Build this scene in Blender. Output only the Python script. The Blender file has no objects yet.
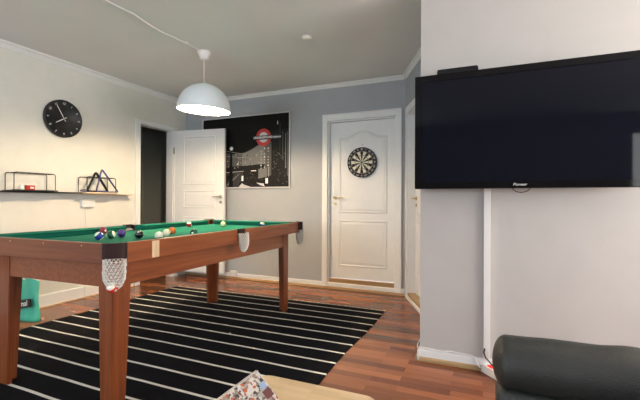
import bpy, bmesh, math, random
from mathutils import Vector, Matrix
random.seed(7)
PI = math.pi
C = bpy.context.scene.collection
sc = bpy.context.scene
V = Vector

# ------------------------------------------------------------------ materials
def new_mat(name):
    m = bpy.data.materials.new(name); m.use_nodes = True
    nt = m.node_tree; b = nt.nodes['Principled BSDF']
    return m, nt, b

def mat(name, col, rough=.5, metal=0, var=.0, vscale=8, bump=0, bscale=60, spec=.5, coat=0, stretch=(1, 1, 1)):
    m, nt, b = new_mat(name)
    b.inputs['Base Color'].default_value = (*col, 1)
    b.inputs['Roughness'].default_value = rough
    b.inputs['Metallic'].default_value = metal
    b.inputs['Specular IOR Level'].default_value = spec
    b.inputs['Coat Weight'].default_value = coat
    tc = nt.nodes.new('ShaderNodeTexCoord'); mp = nt.nodes.new('ShaderNodeMapping')
    mp.inputs['Scale'].default_value = stretch
    nt.links.new(tc.outputs['Object'], mp.inputs['Vector'])
    n = nt.nodes.new('ShaderNodeTexNoise'); n.inputs['Scale'].default_value = vscale; n.inputs['Detail'].default_value = 5
    nt.links.new(mp.outputs[0], n.inputs['Vector'])
    r = nt.nodes.new('ShaderNodeValToRGB')
    v = max(var, .015)
    r.color_ramp.elements[0].position = .3; r.color_ramp.elements[1].position = .7
    r.color_ramp.elements[0].color = (*[c*(1-v) for c in col], 1)
    r.color_ramp.elements[1].color = (*[min(1, c*(1+v)) for c in col], 1)
    nt.links.new(n.outputs['Fac'], r.inputs['Fac']); nt.links.new(r.outputs['Color'], b.inputs['Base Color'])
    if bump:
        n2 = nt.nodes.new('ShaderNodeTexNoise'); n2.inputs['Scale'].default_value = bscale; n2.inputs['Detail'].default_value = 3
        nt.links.new(mp.outputs[0], n2.inputs['Vector'])
        bp = nt.nodes.new('ShaderNodeBump'); bp.inputs['Strength'].default_value = bump; bp.inputs['Distance'].default_value = .01
        nt.links.new(n2.outputs['Fac'], bp.inputs['Height']); nt.links.new(bp.outputs['Normal'], b.inputs['Normal'])
    return m

def wood(name, c1, c2, rough=.35, axis='Y', scale=3.0, coat=.1):
    m, nt, b = new_mat(name)
    tc = nt.nodes.new('ShaderNodeTexCoord'); mp = nt.nodes.new('ShaderNodeMapping')
    s = {'X': (.7, 14, 14), 'Y': (14, .7, 14), 'Z': (14, 14, .7)}[axis]
    mp.inputs['Scale'].default_value = s
    nt.links.new(tc.outputs['Object'], mp.inputs['Vector'])
    n = nt.nodes.new('ShaderNodeTexNoise'); n.inputs['Scale'].default_value = scale; n.inputs['Detail'].default_value = 6
    n.inputs['Distortion'].default_value = .6
    nt.links.new(mp.outputs[0], n.inputs['Vector'])
    r = nt.nodes.new('ShaderNodeValToRGB')
    r.color_ramp.elements[0].position = .32; r.color_ramp.elements[1].position = .7
    r.color_ramp.elements[0].color = (*c1, 1); r.color_ramp.elements[1].color = (*c2, 1)
    nt.links.new(n.outputs['Fac'], r.inputs['Fac']); nt.links.new(r.outputs['Color'], b.inputs['Base Color'])
    b.inputs['Roughness'].default_value = rough; b.inputs['Coat Weight'].default_value = coat
    return m

def floor_mat():
    m, nt, b = new_mat('laminate_floor')
    L = nt.links
    tc = nt.nodes.new('ShaderNodeTexCoord')
    br = nt.nodes.new('ShaderNodeTexBrick')
    br.offset = .37; br.offset_frequency = 2; br.squash = 1
    br.inputs['Scale'].default_value = 1
    br.inputs['Brick Width'].default_value = .46; br.inputs['Row Height'].default_value = .066
    br.inputs['Mortar Size'].default_value = .0008; br.inputs['Mortar Smooth'].default_value = .1
    br.inputs['Color1'].default_value = (0, 0, 0, 1); br.inputs['Color2'].default_value = (1, 1, 1, 1)
    br.inputs['Mortar'].default_value = (.2, .2, .2, 1)
    L.new(tc.outputs['Object'], br.inputs['Vector'])
    mp = nt.nodes.new('ShaderNodeMapping'); mp.inputs['Scale'].default_value = (2.2, 45, 1)
    L.new(tc.outputs['Object'], mp.inputs['Vector'])
    n = nt.nodes.new('ShaderNodeTexNoise'); n.inputs['Scale'].default_value = 2; n.inputs['Detail'].default_value = 6; n.inputs['Distortion'].default_value = .4
    L.new(mp.outputs[0], n.inputs['Vector'])
    r = nt.nodes.new('ShaderNodeValToRGB')
    e = r.color_ramp.elements
    e[0].position = 0; e[0].color = (.12, .034, .012, 1)
    e[1].position = 1; e[1].color = (.35, .118, .045, 1)
    k = e.new(.5); k.color = (.215, .066, .024, 1)
    mx = nt.nodes.new('ShaderNodeMath'); mx.operation = 'MULTIPLY_ADD'
    L.new(n.outputs['Fac'], mx.inputs[0]); mx.inputs[1].default_value = .7; mx.inputs[2].default_value = -.35
    ad = nt.nodes.new('ShaderNodeMath'); ad.operation = 'ADD'; ad.use_clamp = True
    sep = nt.nodes.new('ShaderNodeSeparateColor'); L.new(br.outputs['Color'], sep.inputs[0])
    L.new(sep.outputs[0], ad.inputs[0]); L.new(mx.outputs[0], ad.inputs[1])
    L.new(ad.outputs[0], r.inputs['Fac']); L.new(r.outputs['Color'], b.inputs['Base Color'])
    b.inputs['Roughness'].default_value = .24
    b.inputs['Specular IOR Level'].default_value = .5
    return m

def rug_mat():
    m, nt, b = new_mat('striped_rug'); L = nt.links
    tc = nt.nodes.new('ShaderNodeTexCoord')
    n = nt.nodes.new('ShaderNodeTexNoise'); n.inputs['Scale'].default_value = 1.3; L.new(tc.outputs['Object'], n.inputs['Vector'])
    sx = nt.nodes.new('ShaderNodeSeparateXYZ'); L.new(tc.outputs['Object'], sx.inputs[0])
    # wavy y
    a = nt.nodes.new('ShaderNodeMath'); a.operation = 'MULTIPLY_ADD'; L.new(n.outputs['Fac'], a.inputs[0]); a.inputs[1].default_value = .03
    L.new(sx.outputs['Y'], a.inputs[2])
    d = nt.nodes.new('ShaderNodeMath'); d.operation = 'DIVIDE'; L.new(a.outputs[0], d.inputs[0]); d.inputs[1].default_value = .1735
    o = nt.nodes.new('ShaderNodeMath'); o.operation = 'ADD'; L.new(d.outputs[0], o.inputs[0]); o.inputs[1].default_value = 39.805
    fr = nt.nodes.new('ShaderNodeMath'); fr.operation = 'FRACT'; L.new(o.outputs[0], fr.inputs[0])
    lt = nt.nodes.new('ShaderNodeMath'); lt.operation = 'LESS_THAN'; L.new(fr.outputs[0], lt.inputs[0]); lt.inputs[1].default_value = .115
    mx = nt.nodes.new('ShaderNodeMix'); mx.data_type = 'RGBA'
    mx.inputs['A'].default_value = (.0065, .0065, .0085, 1); mx.inputs['B'].default_value = (.80, .77, .68, 1)
    L.new(lt.outputs[0], mx.inputs['Factor']); L.new(mx.outputs['Result'], b.inputs['Base Color'])
    b.inputs['Roughness'].default_value = .95; b.inputs['Specular IOR Level'].default_value = .1
    w = nt.nodes.new('ShaderNodeTexNoise'); w.inputs['Scale'].default_value = 250; L.new(tc.outputs['Object'], w.inputs['Vector'])
    bp = nt.nodes.new('ShaderNodeBump'); bp.inputs['Strength'].default_value = .4; bp.inputs['Distance'].default_value = .004
    L.new(w.outputs['Fac'], bp.inputs['Height']); L.new(bp.outputs['Normal'], b.inputs['Normal'])
    return m

def emis(name, col, s):
    m, nt, b = new_mat(name)
    b.inputs['Base Color'].default_value = (*col, 1)
    b.inputs['Emission Color'].default_value = (*col, 1); b.inputs['Emission Strength'].default_value = s
    return m

def ball_mat(name, col, stripe):
    m, nt, b = new_mat(name); L = nt.links
    tc = nt.nodes.new('ShaderNodeTexCoord'); sx = nt.nodes.new('ShaderNodeSeparateXYZ'); L.new(tc.outputs['Object'], sx.inputs[0])
    ab = nt.nodes.new('ShaderNodeMath'); ab.operation = 'ABSOLUTE'; L.new(sx.outputs['Z'], ab.inputs[0])
    gt = nt.nodes.new('ShaderNodeMath'); gt.operation = 'GREATER_THAN'; L.new(ab.outputs[0], gt.inputs[0])
    gt.inputs[1].default_value = .0165 if stripe else 1
    ax = nt.nodes.new('ShaderNodeMath'); ax.operation = 'ABSOLUTE'; L.new(sx.outputs['X'], ax.inputs[0])
    g2 = nt.nodes.new('ShaderNodeMath'); g2.operation = 'GREATER_THAN'; L.new(ax.outputs[0], g2.inputs[0]); g2.inputs[1].default_value = .0262
    mxm = nt.nodes.new('ShaderNodeMath'); mxm.operation = 'MAXIMUM'; L.new(gt.outputs[0], mxm.inputs[0]); L.new(g2.outputs[0], mxm.inputs[1])
    mx = nt.nodes.new('ShaderNodeMix'); mx.data_type = 'RGBA'
    mx.inputs['A'].default_value = (*col, 1); mx.inputs['B'].default_value = (.85, .82, .7, 1)
    L.new(mxm.outputs[0], mx.inputs['Factor']); L.new(mx.outputs['Result'], b.inputs['Base Color'])
    b.inputs['Roughness'].default_value = .12; b.inputs['Coat Weight'].default_value = .5
    return m

M = {}
M['floor'] = floor_mat()
M['rug'] = rug_mat()
M['ceiling'] = mat('ceiling_paint', (.73, .745, .755), .9, var=.03, vscale=1.5, bump=.15, bscale=120)
M['wall_cream'] = mat('cream_wallpaper', (.74, .735, .68), .85, var=.02, bump=.25, bscale=180)
M['wall_grey'] = mat('blue_grey_paint', (.39, .41, .44), .8, var=.02, bump=.2, bscale=180)
M['wall_tv'] = mat('warm_grey_wallpaper', (.52, .50, .48), .85, var=.02, bump=.08, bscale=180)
M['wall_rear'] = mat('rear_wall_paint', (.30, .29, .28), .9)
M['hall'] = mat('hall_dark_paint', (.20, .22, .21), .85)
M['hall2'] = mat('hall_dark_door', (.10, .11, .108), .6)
M['trim'] = mat('white_trim_paint', (.80, .81, .81), .4)
M['door'] = mat('white_door_paint', (.80, .815, .82), .38, var=.01)
M['oak'] = wood('oak_threshold', (.33, .19, .075), (.47, .29, .13), .4, 'X')
M['shoe'] = wood('oak_shoe_moulding', (.32, .2, .09), (.45, .3, .15), .45, 'X')
M['brass'] = mat('brass', (.75, .6, .35), .25, 1)
M['steel'] = mat('brushed_nickel', (.42, .40, .37), .3, 1)
M['tablewood'] = wood('mahogany_stained_wood', (.19, .046, .012), (.30, .084, .023), .38, 'Y')
M['tablewoodx_shaded'] = wood('mahogany_stained_wood_end_shaded', (.15, .036, .010), (.22, .060, .017), .38, 'X')  # same wood, darkened in colour for the shade on the short ends
M['legwood'] = wood('mahogany_stained_leg', (.17, .040, .011), (.27, .072, .020), .35, 'Z')
M['felt'] = mat('green_felt', (.013, .150, .104), .95, var=.05, vscale=30, spec=.1)
M['leather'] = mat('dark_brown_leather', (.028, .011, .011), .5, bump=.1, bscale=150, spec=.2)
M['net'] = mat('white_cord', (.78, .75, .70), .8)
M['black'] = mat('black_metal', (.006, .006, .007), .45, spec=.25)
M['blackplastic'] = mat('black_plastic', (.006, .006, .007), .45, spec=.3)
M['gloss'] = mat('gloss_black_bezel', (.004, .004, .005), .05, spec=.22)
M['screen'] = mat('dark_glass_screen', (.004, .005, .011), .03, spec=.22)
M['clockface'] = mat('clock_black', (.010, .011, .012), .45)
M['white'] = mat('white_plastic', (.82, .81, .79), .35)
M['lampwhite'] = mat('white_lacquered_metal', (.76, .82, .85), .3)
M['lampinner'] = mat('white_lamp_interior', (.9, .88, .82), .6)
M['bulb'] = emis('lit_bulb', (1, .86, .66), 60)
M['red'] = mat('red_plastic', (.55, .02, .015), .35)
M['redlit'] = emis('lit_red_switch', (.8, .03, .01), .25)
M['blackleather'] = mat('black_sofa_leather', (.030, .033, .030), .42, var=.2, vscale=6, bump=.3, bscale=220, spec=.5)
M['bamboo'] = None
M['cardwhite'] = mat('white_print', (.8, .8, .78), .5)
M['bag'] = mat('mint_green_bag', (.07, .50, .35), .45, var=.08, vscale=10)
M['bagblack'] = mat('bag_black_print', (.01, .012, .012), .5)
M['boardwood'] = wood('light_shelf_wood', (.62, .47, .31), (.74, .60, .43), .5, 'Y')
M['bluetri'] = mat('dark_blue_plastic', (.03, .045, .16), .35)
M['lilac'] = mat('grey_lilac_cloth', (.18, .18, .26), .8)
M['cream'] = mat('dartboard_cream', (.80, .78, .64), .8)
M['dred'] = mat('dartboard_red', (.24, .03, .025), .8)
M['dgreen'] = mat('dartboard_green', (.02, .12, .05), .8)
M['wire'] = mat('thin_steel_wire', (.5, .5, .5), .35, 1)
M['label'] = wood('worn_cream_label', (.55, .36, .2), (.8, .62, .42), .6, 'Z', scale=9)
M['fringe'] = mat('cream_fringe', (.6, .5, .38), .95)
def bamboo():
    m, nt, b = new_mat('pale_bamboo'); L = nt.links
    tc = nt.nodes.new('ShaderNodeTexCoord')
    br = nt.nodes.new('ShaderNodeTexBrick'); br.inputs['Scale'].default_value = 1
    br.inputs['Brick Width'].default_value = .19; br.inputs['Row Height'].default_value = .021; br.inputs['Mortar Size'].default_value = 0
    br.inputs['Color1'].default_value = (.60, .43, .24, 1); br.inputs['Color2'].default_value = (.70, .53, .33, 1)
    L.new(tc.outputs['Object'], br.inputs['Vector']); L.new(br.outputs['Color'], b.inputs['Base Color'])
    b.inputs['Roughness'].default_value = .4
    return m
M['bamboo'] = bamboo()

# ------------------------------------------------------------------ mesh helpers
def B(): return bmesh.new()

def box(bm, x0, x1, y0, y1, z0, z1, mi=0, bev=0):
    vs = [bm.verts.new((x, y, z)) for x in (x0, x1) for y in (y0, y1) for z in (z0, z1)]
    F = [(0, 1, 3, 2), (4, 6, 7, 5), (0, 4, 5, 1), (2, 3, 7, 6), (0, 2, 6, 4), (1, 5, 7, 3)]
    fs = [bm.faces.new([vs[i] for i in f]) for f in F]
    for f in fs: f.material_index = mi
    if bev:
        es = list({e for f in fs for e in f.edges})
        bmesh.ops.bevel(bm, geom=es, offset=bev, segments=2, profile=.6, affect='EDGES')
    return vs

def prism(bm, pts, fn, t0, t1, mi=0):
    """pts: 2D outline; fn(u,v,t)->3D"""
    a = [bm.verts.new(fn(u, v, t0)) for u, v in pts]; b = [bm.verts.new(fn(u, v, t1)) for u, v in pts]
    fs = [bm.faces.new(a), bm.faces.new(b[::-1])]
    n = len(pts)
    for i in range(n):
        fs.append(bm.faces.new((a[i], b[i], b[(i+1) % n], a[(i+1) % n])))
    for f in fs: f.material_index = mi
    return fs

def tube(bm, pts, r, seg=8, closed=False, mi=0, caps=True):
    pts = [V(p) for p in pts]; n = len(pts); rings = []
    up = V((0, 0, 1)); prev = None
    for i, p in enumerate(pts):
        if closed: t = (pts[(i+1) % n] - pts[i-1]).normalized()
        else: t = (pts[min(i+1, n-1)] - pts[max(i-1, 0)]).normalized()
        if prev is None:
            a = t.cross(up)
            if a.length < .1: a = t.cross(V((1, 0, 0)))
        else: a = prev - t*prev.dot(t)
        a.normalize(); prev = a; b = t.cross(a)
        rr = r[i] if isinstance(r, (list, tuple)) else r
        rings.append([bm.verts.new(p + (a*math.cos(2*PI*k/seg) + b*math.sin(2*PI*k/seg))*rr) for k in range(seg)])
    m = n if closed else n-1
    for i in range(m):
        A, Bq = rings[i], rings[(i+1) % n]
        for k in range(seg):
            f = bm.faces.new((A[k], A[(k+1) % seg], Bq[(k+1) % seg], Bq[k])); f.material_index = mi; f.smooth = True
    if caps and not closed:
        bm.faces.new(rings[0][::-1]).material_index = mi; bm.faces.new(rings[-1]).material_index = mi

def lathe(bm, prof, seg=48, mi=0, mtx=None, closed=False):
    """prof: (r,z) list; about z"""
    rings = []
    for r, z in prof:
        if r < 1e-6: rings.append([bm.verts.new((0, 0, z))])
        else: rings.append([bm.verts.new((r*math.cos(2*PI*k/seg), r*math.sin(2*PI*k/seg), z)) for k in range(seg)])
    n = len(rings)
    for i in range(n if closed else n-1):
        a, b = rings[i], rings[(i+1) % n]
        for k in range(seg):
            k2 = (k+1) % seg
            if len(a) == 1 and len(b) == 1: continue
            if len(a) == 1: f = bm.faces.new((a[0], b[k2], b[k]))
            elif len(b) == 1: f = bm.faces.new((a[k], a[k2], b[0]))
            else: f = bm.faces.new((a[k], a[k2], b[k2], b[k]))
            f.material_index = mi; f.smooth = True
    vs = [v for r in rings for v in r]
    if mtx is not None: bmesh.ops.transform(bm, matrix=mtx, verts=vs)
    return vs

def text(bm, s, size, mtx, mi=0, depth=.0006, bold=0):
    cu = bpy.data.curves.new('t', 'FONT'); cu.body = s; cu.size = size; cu.extrude = depth; cu.align_x = 'CENTER'; cu.align_y = 'CENTER'
    cu.offset = bold; cu.resolution_u = 3
    o = bpy.data.objects.new('t', cu); C.objects.link(o)
    bpy.context.view_layer.update()
    me = bpy.data.meshes.new_from_object(o.evaluated_get(bpy.context.evaluated_depsgraph_get()))
    n0 = len(bm.verts); f0 = len(bm.faces)
    bm.from_mesh(me); bm.verts.ensure_lookup_table(); bm.faces.ensure_lookup_table()
    bmesh.ops.transform(bm, matrix=mtx, verts=bm.verts[n0:])
    for f in bm.faces[f0:]: f.material_index = mi
    bpy.data.objects.remove(o); bpy.data.curves.remove(cu); bpy.data.meshes.remove(me)

def basis(x, y, z, o):
    m = Matrix((x, y, z)).transposed().to_4x4(); m.translation = V(o); return m

WORLD = {}
def obj(name, bm, mats, parent=None, local=False, recalc=True):
    if recalc: bmesh.ops.recalc_face_normals(bm, faces=bm.faces)
    if parent is not None and not local:
        bm.transform(WORLD[parent.name].inverted())
    me = bpy.data.meshes.new(name); bm.to_mesh(me); bm.free()
    if not isinstance(mats, (list, tuple)): mats = [mats]
    for m in mats: me.materials.append(M[m] if isinstance(m, str) else m)
    o = bpy.data.objects.new(name, me); C.objects.link(o)
    if parent is not None:
        o.parent = parent; WORLD[o.name] = WORLD[parent.name]
    else: WORLD[o.name] = Matrix.Identity(4)
    return o

def tag(o, label, cat, group=None):
    o['label'] = label; o['category'] = cat
    if group: o['group'] = group
    return o

def thing(name, label, cat, loc, rz=0, group=None):
    o = bpy.data.objects.new(name, None); C.objects.link(o)
    o.empty_display_size = .05
    o.location = loc; o.rotation_euler = (0, 0, rz)
    WORLD[o.name] = Matrix.Translation(loc) @ Matrix.Rotation(rz, 4, 'Z')
    return tag(o, label, cat, group)

def single(name, bm, mats, loc, label, cat, group=None, rz=0):
    """a thing that is one mesh, authored in world coordinates, origin put at loc"""
    bmesh.ops.recalc_face_normals(bm, faces=bm.faces)
    W = Matrix.Translation(loc) @ Matrix.Rotation(rz, 4, 'Z')
    bm.transform(W.inverted())
    o = obj(name, bm, mats, recalc=False); o.location = loc; o.rotation_euler = (0, 0, rz); WORLD[o.name] = W
    return tag(o, label, cat, group)

def struct(name, bm, mats, parent=None):
    o = obj(name, bm, mats, parent)
    if parent is None: o['kind'] = 'structure'
    return o

def bevel_mod(o, w=.003, seg=2):
    md = o.modifiers.new('bevel', 'BEVEL'); md.width = w; md.segments = seg; md.limit_method = 'ANGLE'; md.angle_limit = math.radians(40)
    return o

# ------------------------------------------------------------------ room dimensions
XL, YB, ZC = -4.073, 4.432, 2.541          # left wall, back wall, ceiling
YT, XT = 2.68, -.397                       # TV wall plane and its free left corner
XR, YR = 3.3, -2.6                         # right and rear walls (behind the viewer)
AC = V((-.822, YB, 0)); AD = V((.392, -.920, 0)); AN = V((-.920, -.392, 0))   # angled wall corner, direction, room-side normal

bm = B(); box(bm, -6.2, XR+.1, YR-.1, YB+.1, -.1, 0)
struct('floor', bm, 'floor')
bm = B(); box(bm, -6.2, XR+.1, YR-.1, YB+.1, ZC, ZC+.1)
struct('ceiling', bm, 'ceiling')
# left wall with door opening y 3.60..4.20
D0, D1, DH = 3.60, 4.18, 2.084
bm = B()
box(bm, XL-.12, XL, YR, D0, 0, ZC); box(bm, XL-.12, XL, D1, YB, 0, ZC); box(bm, XL-.12, XL, D0, D1, DH, ZC)
struct('wall_left', bm, 'wall_cream')
bm = B(); DA, DB, DT = -1.792, -.938, 2.085
box(bm, XL-.12, DA, YB, YB+.1, 0, ZC); box(bm, DB, -.60, YB, YB+.1, 0, ZC); box(bm, DA, DB, YB, YB+.1, DT, ZC)
struct('wall_back', bm, 'wall_grey')
# angled wall
def A(s, n, z): return AC + AD*s + AN*n + V((0, 0, z))
def abox(bm, s0, s1, n0, n1, z0, z1, mi=0):
    vs = [bm.verts.new(A(s, n, z)) for s in (s0, s1) for n in (n0, n1) for z in (z0, z1)]
    for f in [(0, 1, 3, 2), (4, 6, 7, 5), (0, 4, 5, 1), (2, 3, 7, 6), (0, 2, 6, 4), (1, 5, 7, 3)]:
        bm.faces.new([vs[i] for i in f]).material_index = mi
bm = B(); abox(bm, 0, .09, -.12, 0, 0, ZC); abox(bm, .97, 1.25, -.1, 0, 0, ZC); abox(bm, .09, .97, -.12, 0, 2.08, ZC); abox(bm, .09, .97, -.12, 0, 0, .02)
struct('wall_angled', bm, 'wall_grey')
# TV wall block
bm = B(); box(bm, XT, XR, YT, YT+.75, 0, ZC)
struct('wall_right', bm, 'wall_tv')
# rear wall with two openings for the added lights, side wall with a wide window
bm = B()
box(bm, XL, -3.25, YR-.1, YR, 0, ZC); box(bm, -1.55, 2.19, YR-.1, YR, 0, ZC); box(bm, -3.25, -1.55, YR-.1, YR, 0, .9); box(bm, -3.25, -1.55, YR-.1, YR, 2.1, ZC); box(bm, 2.19, 3.1, YR-.1, YR, 2.2, ZC); box(bm, 3.1, XR, YR-.1, YR, 0, ZC); box(bm, 2.19, 3.1, YR-.1, YR, 0, .15)
struct('wall_rear', bm, 'wall_rear')
bm = B()
box(bm, XR, XR+.1, YR, -.2, 0, ZC); box(bm, XR, XR+.1, 2.3, YT, 0, ZC); box(bm, XR, XR+.1, -.2, 2.3, 0, .85); box(bm, XR, XR+.1, -.2, 2.3, 2.2, ZC)
struct('wall_side', bm, 'wall_rear')
def window(n, fn, u0, u1, z0, z1, mull):
    bm = B()
    def fb(a, b, c, d): prism(bm, [(a, c), (b, c), (b, d), (a, d)], fn, .02, .08)
    w = .05
    fb(u0, u0+w, z0, z1); fb(u1-w, u1, z0, z1); fb(u0+w, u1-w, z0, z0+w); fb(u0+w, u1-w, z1-w, z1)
    for k in mull: fb(k-w/2, k+w/2, z0+w, z1-w)
    return struct(n, bm, 'trim')
window('window_1', lambda u, v, t: (XR+t, u, v), -.2, 2.3, .85, 2.2, [.63, 1.47])
window('added_window_2', lambda u, v, t: (u, YR-t, v), 2.19, 3.1, .15, 2.2, [])  # added, unseen: placed so the television reflects a bright strip
window('added_window_3', lambda u, v, t: (u, YR-t, v), -3.25, -1.55, .9, 2.1, [-2.4])  # added, unseen: opening for the cool fill on the back doors

# hall behind the left doorway
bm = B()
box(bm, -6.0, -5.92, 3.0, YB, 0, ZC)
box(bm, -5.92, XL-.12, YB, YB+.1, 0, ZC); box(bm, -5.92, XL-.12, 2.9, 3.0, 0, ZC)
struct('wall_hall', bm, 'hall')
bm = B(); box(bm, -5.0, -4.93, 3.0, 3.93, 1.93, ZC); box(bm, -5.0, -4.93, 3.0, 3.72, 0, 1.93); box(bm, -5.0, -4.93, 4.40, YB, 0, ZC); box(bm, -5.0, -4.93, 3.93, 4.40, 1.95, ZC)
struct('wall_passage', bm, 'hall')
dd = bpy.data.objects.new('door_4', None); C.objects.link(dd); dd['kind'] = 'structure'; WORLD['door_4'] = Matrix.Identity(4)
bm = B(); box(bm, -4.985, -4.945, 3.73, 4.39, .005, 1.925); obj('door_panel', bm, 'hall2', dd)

# cornices
cp = [(0, 0), (.055, 0), (.052, -.012), (.03, -.022), (.012, -.045), (.008, -.055), (0, -.055)]
bm = B()
prism(bm, cp, lambda u, v, t: (XL+u+.0005, t, ZC+v-.0005), YR, YB)
struct('trim_1', bm, 'trim')
bm = B(); prism(bm, [(u*.8, v*.8) for u, v in cp], lambda u, v, t: (t, YB-u-.0005, ZC+v-.0005), XL+.045, -.84)
struct('trim_2', bm, 'trim')
bm = B(); prism(bm, [(u*.8, v*.8) for u, v in cp], lambda u, v, t: A(t, u+.0005, ZC+v-.0005), .01, 1.05)
struct('trim_3', bm, 'trim')

# baseboards
def bb(name, fn, segs, h=.078, shoe=.028):
    o = None
    bm = B(); bm2 = B()
    for t0, t1 in segs:
        prism(bm, [(.0005, .001), (.014, .001), (.014, h-.008), (.009, h), (.0005, h)], fn, t0, t1)
        prism(bm2, [(.0145, .001), (.030, .001), (.028, shoe*.7), (.02, shoe), (.0145, shoe)], fn, t0, t1)
    o = struct(name, bm, 'trim'); obj('shoe_moulding', bm2, 'shoe', o)
bb('baseboard_back', lambda u, v, t: (t, YB-u, v), [(XL+.03, -.835)])
bb('baseboard_left', lambda u, v, t: (XL+u, t, v), [(YR, 2.86), (2.864, D0-.085)], h=.13, shoe=.012)
bb('baseboard_right', lambda u, v, t: (t, YT-u, v), [(XT-.0, XR)])
bb('baseboard_angled', lambda u, v, t: A(t, u, v), [(1.045, 1.2)])
bb('baseboard_corner', lambda u, v, t: (XT-u, t, v), [(YT-.02, YT+.55)])

# ------------------------------------------------------------------ doors
def dempty(n):
    o = bpy.data.objects.new(n, None); C.objects.link(o); o['kind'] = 'structure'; WORLD[n] = Matrix.Identity(4); return o

def panel_leaf(bm, fn, w, h, panels, thick=.04, arch=None):
    """leaf in (u,v,t): t=0 front face, +t toward the viewer for moulding. panels: list (u0,u1,v0,v1,arch)"""
    prism(bm, [(0, 0), (w, 0), (w, h), (0, h)], fn, -thick, 0)
    for (u0, u1, v0, v1, ar) in panels:
        def outline(d):
            a0, a1, b0, b1 = u0+d, u1-d, v0+d, v1-d
            if not ar: return [(a0, b0), (a1, b0), (a1, b1), (a0, b1)]
            pts = [(a0, b0), (a1, b0), (a1, b1)]
            n = 16
            for i in range(1, n):
                s = i/n; u = a1+(a0-a1)*s
                c = .5-.5*math.cos(2*PI*min(max((s-.12)/.76, 0), 1))
                pts.append((u, b1+ar*c**.8))
            pts.append((a0, b1)); return pts
        o1, o2, o3, o4 = outline(0), outline(.012), outline(.026), outline(.05)
        def ring(pa, ta, pb, tb):
            A_ = [bm.verts.new(fn(u, v, ta)) for u, v in pa]; B_ = [bm.verts.new(fn(u, v, tb)) for u, v in pb]
            n = len(pa)
            for i in range(n): bm.faces.new((A_[i], A_[(i+1) % n], B_[(i+1) % n], B_[i]))
            return B_
        ring(o1, .0003, o2, .009); ring(o2, .009, o3, .0012); ring(o3, .0012, o4, .006)
        bm.faces.new([bm.verts.new(fn(u, v, .006)) for u, v in o4])

def lever(bm, fn, u, v, du, L=.11):
    """rose, neck, lever: fn(u,v,t)"""
    def rot(cu, cv, r, t0, t1):
        prism(bm, [(cu+r*math.cos(a*PI/8), cv+r*math.sin(a*PI/8)) for a in range(16)], fn, t0, t1)
    rot(u, v, .025, 0, .009); rot(u, v, .0095, .009, .05)
    tube(bm, [fn(u-.006*du, v, .047), fn(u+.03*du, v+.001, .049), fn(u+.075*du, v, .047), fn(u+L*du, v-.004, .043)], [.009, .0095, .0085, .007], 10)
    rot(u, v-.075, .021, 0, .008); rot(u, v-.075, .009, .008, .011)

# door_1: white door set back in the back wall
d1 = dempty('door_1')
f1 = lambda u, v, t: (u, YB-t, v)
fx0, fx1, ft = -1.862, -.868, 2.155
bm = B()
pr_ = lambda a, b, c, d, t0, t1: prism(bm, [(a, c), (b, c), (b, d), (a, d)], f1, t0, t1)
pr_(fx0, DA, 0, ft, .001, .022); pr_(DB, fx1, 0, ft, .001, .022); pr_(DA, DB, DT, ft, .001, .022)
pr_(fx0, fx1, ft, ft+.012, .001, .03)
pr_(DA+.0005, DA+.016, .0, DT-.0005, -.09, .0); pr_(DB-.016, DB-.0005, 0, DT-.0005, -.09, .0); pr_(DA+.016, DB-.016, DT-.016, DT-.0005, -.09, .0)
pr_(DA+.016, DB-.016, .001, .054, -.05, .0)
bevel_mod(obj('door_frame', bm, 'trim', d1), .003)
lx0, lx1 = DA+.019, DB-.019
lw, lh = lx1-lx0, DT-.020-.128
YL = YB+.045
bm = B()
panel_leaf(bm, lambda u, v, t: (lx0+u, YL-t, .128+v), lw, lh,
           [(.115, lw-.09, .81, 1.745, .085), (.115, lw-.09, .15, .725, 0)], thick=.04)
obj('door_panel', bm, 'door', d1)
bm = B(); lever(bm, lambda u, v, t: (u, YL-.0005-t, v), lx0+.065, 1.128, 1, .13)
obj('door_handle', bm, 'brass', d1)
bm = B(); prism(bm, [(DA+.018, .055), (DB-.035, .055), (DB-.018, .068), (DB-.018, .113), (DB-.03, .126), (DA+.018, .126)], f1, -.042, .008)
obj('door_threshold', bm, 'oak', d1)

# door_2: set back in the angled wall
d2 = dempty('door_2')
fa = lambda u, v, t: A(u, t, v)
bm = B()
def ap(s0, s1, z0, z1, t0, t1): prism(bm, [(s0, z0), (s1, z0), (s1, z1), (s0, z1)], fa, t0, t1)
ap(.035, .09, 0, 2.15, .001, .016); ap(.97, 1.04, 0, 2.15, .001, .02); ap(.09, .97, 2.08, 2.15, .001, .02)
ap(.0905, .105, .0205, 2.0795, -.115, 0); ap(.955, .9695, .0205, 2.0795, -.115, 0); ap(.105, .955, 2.065, 2.0795, -.115, 0)
ap(.09, .97, 0, .030, .001, .018)
obj('door_frame', bm, 'trim', d2)
bm = B(); panel_leaf(bm, lambda u, v, t: A(.108+u, -.085+t, .062+v), .844, 2.0, [(.11, .734, .88, 1.76, .085), (.11, .734, .20, .795, 0)], thick=.03)
obj('door_panel', bm, 'door', d2)
bm = B(); lever(bm, lambda u, v, t: A(u, -.0845+t, v), .165, 1.12, 1)
obj('door_handle', bm, 'brass', d2)
bm = B(); prism(bm, [(.106, .0205), (.954, .0205), (.954, .058), (.106, .058)], fa, -.084, -.001); obj('door_threshold', bm, 'oak', d2)

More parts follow.
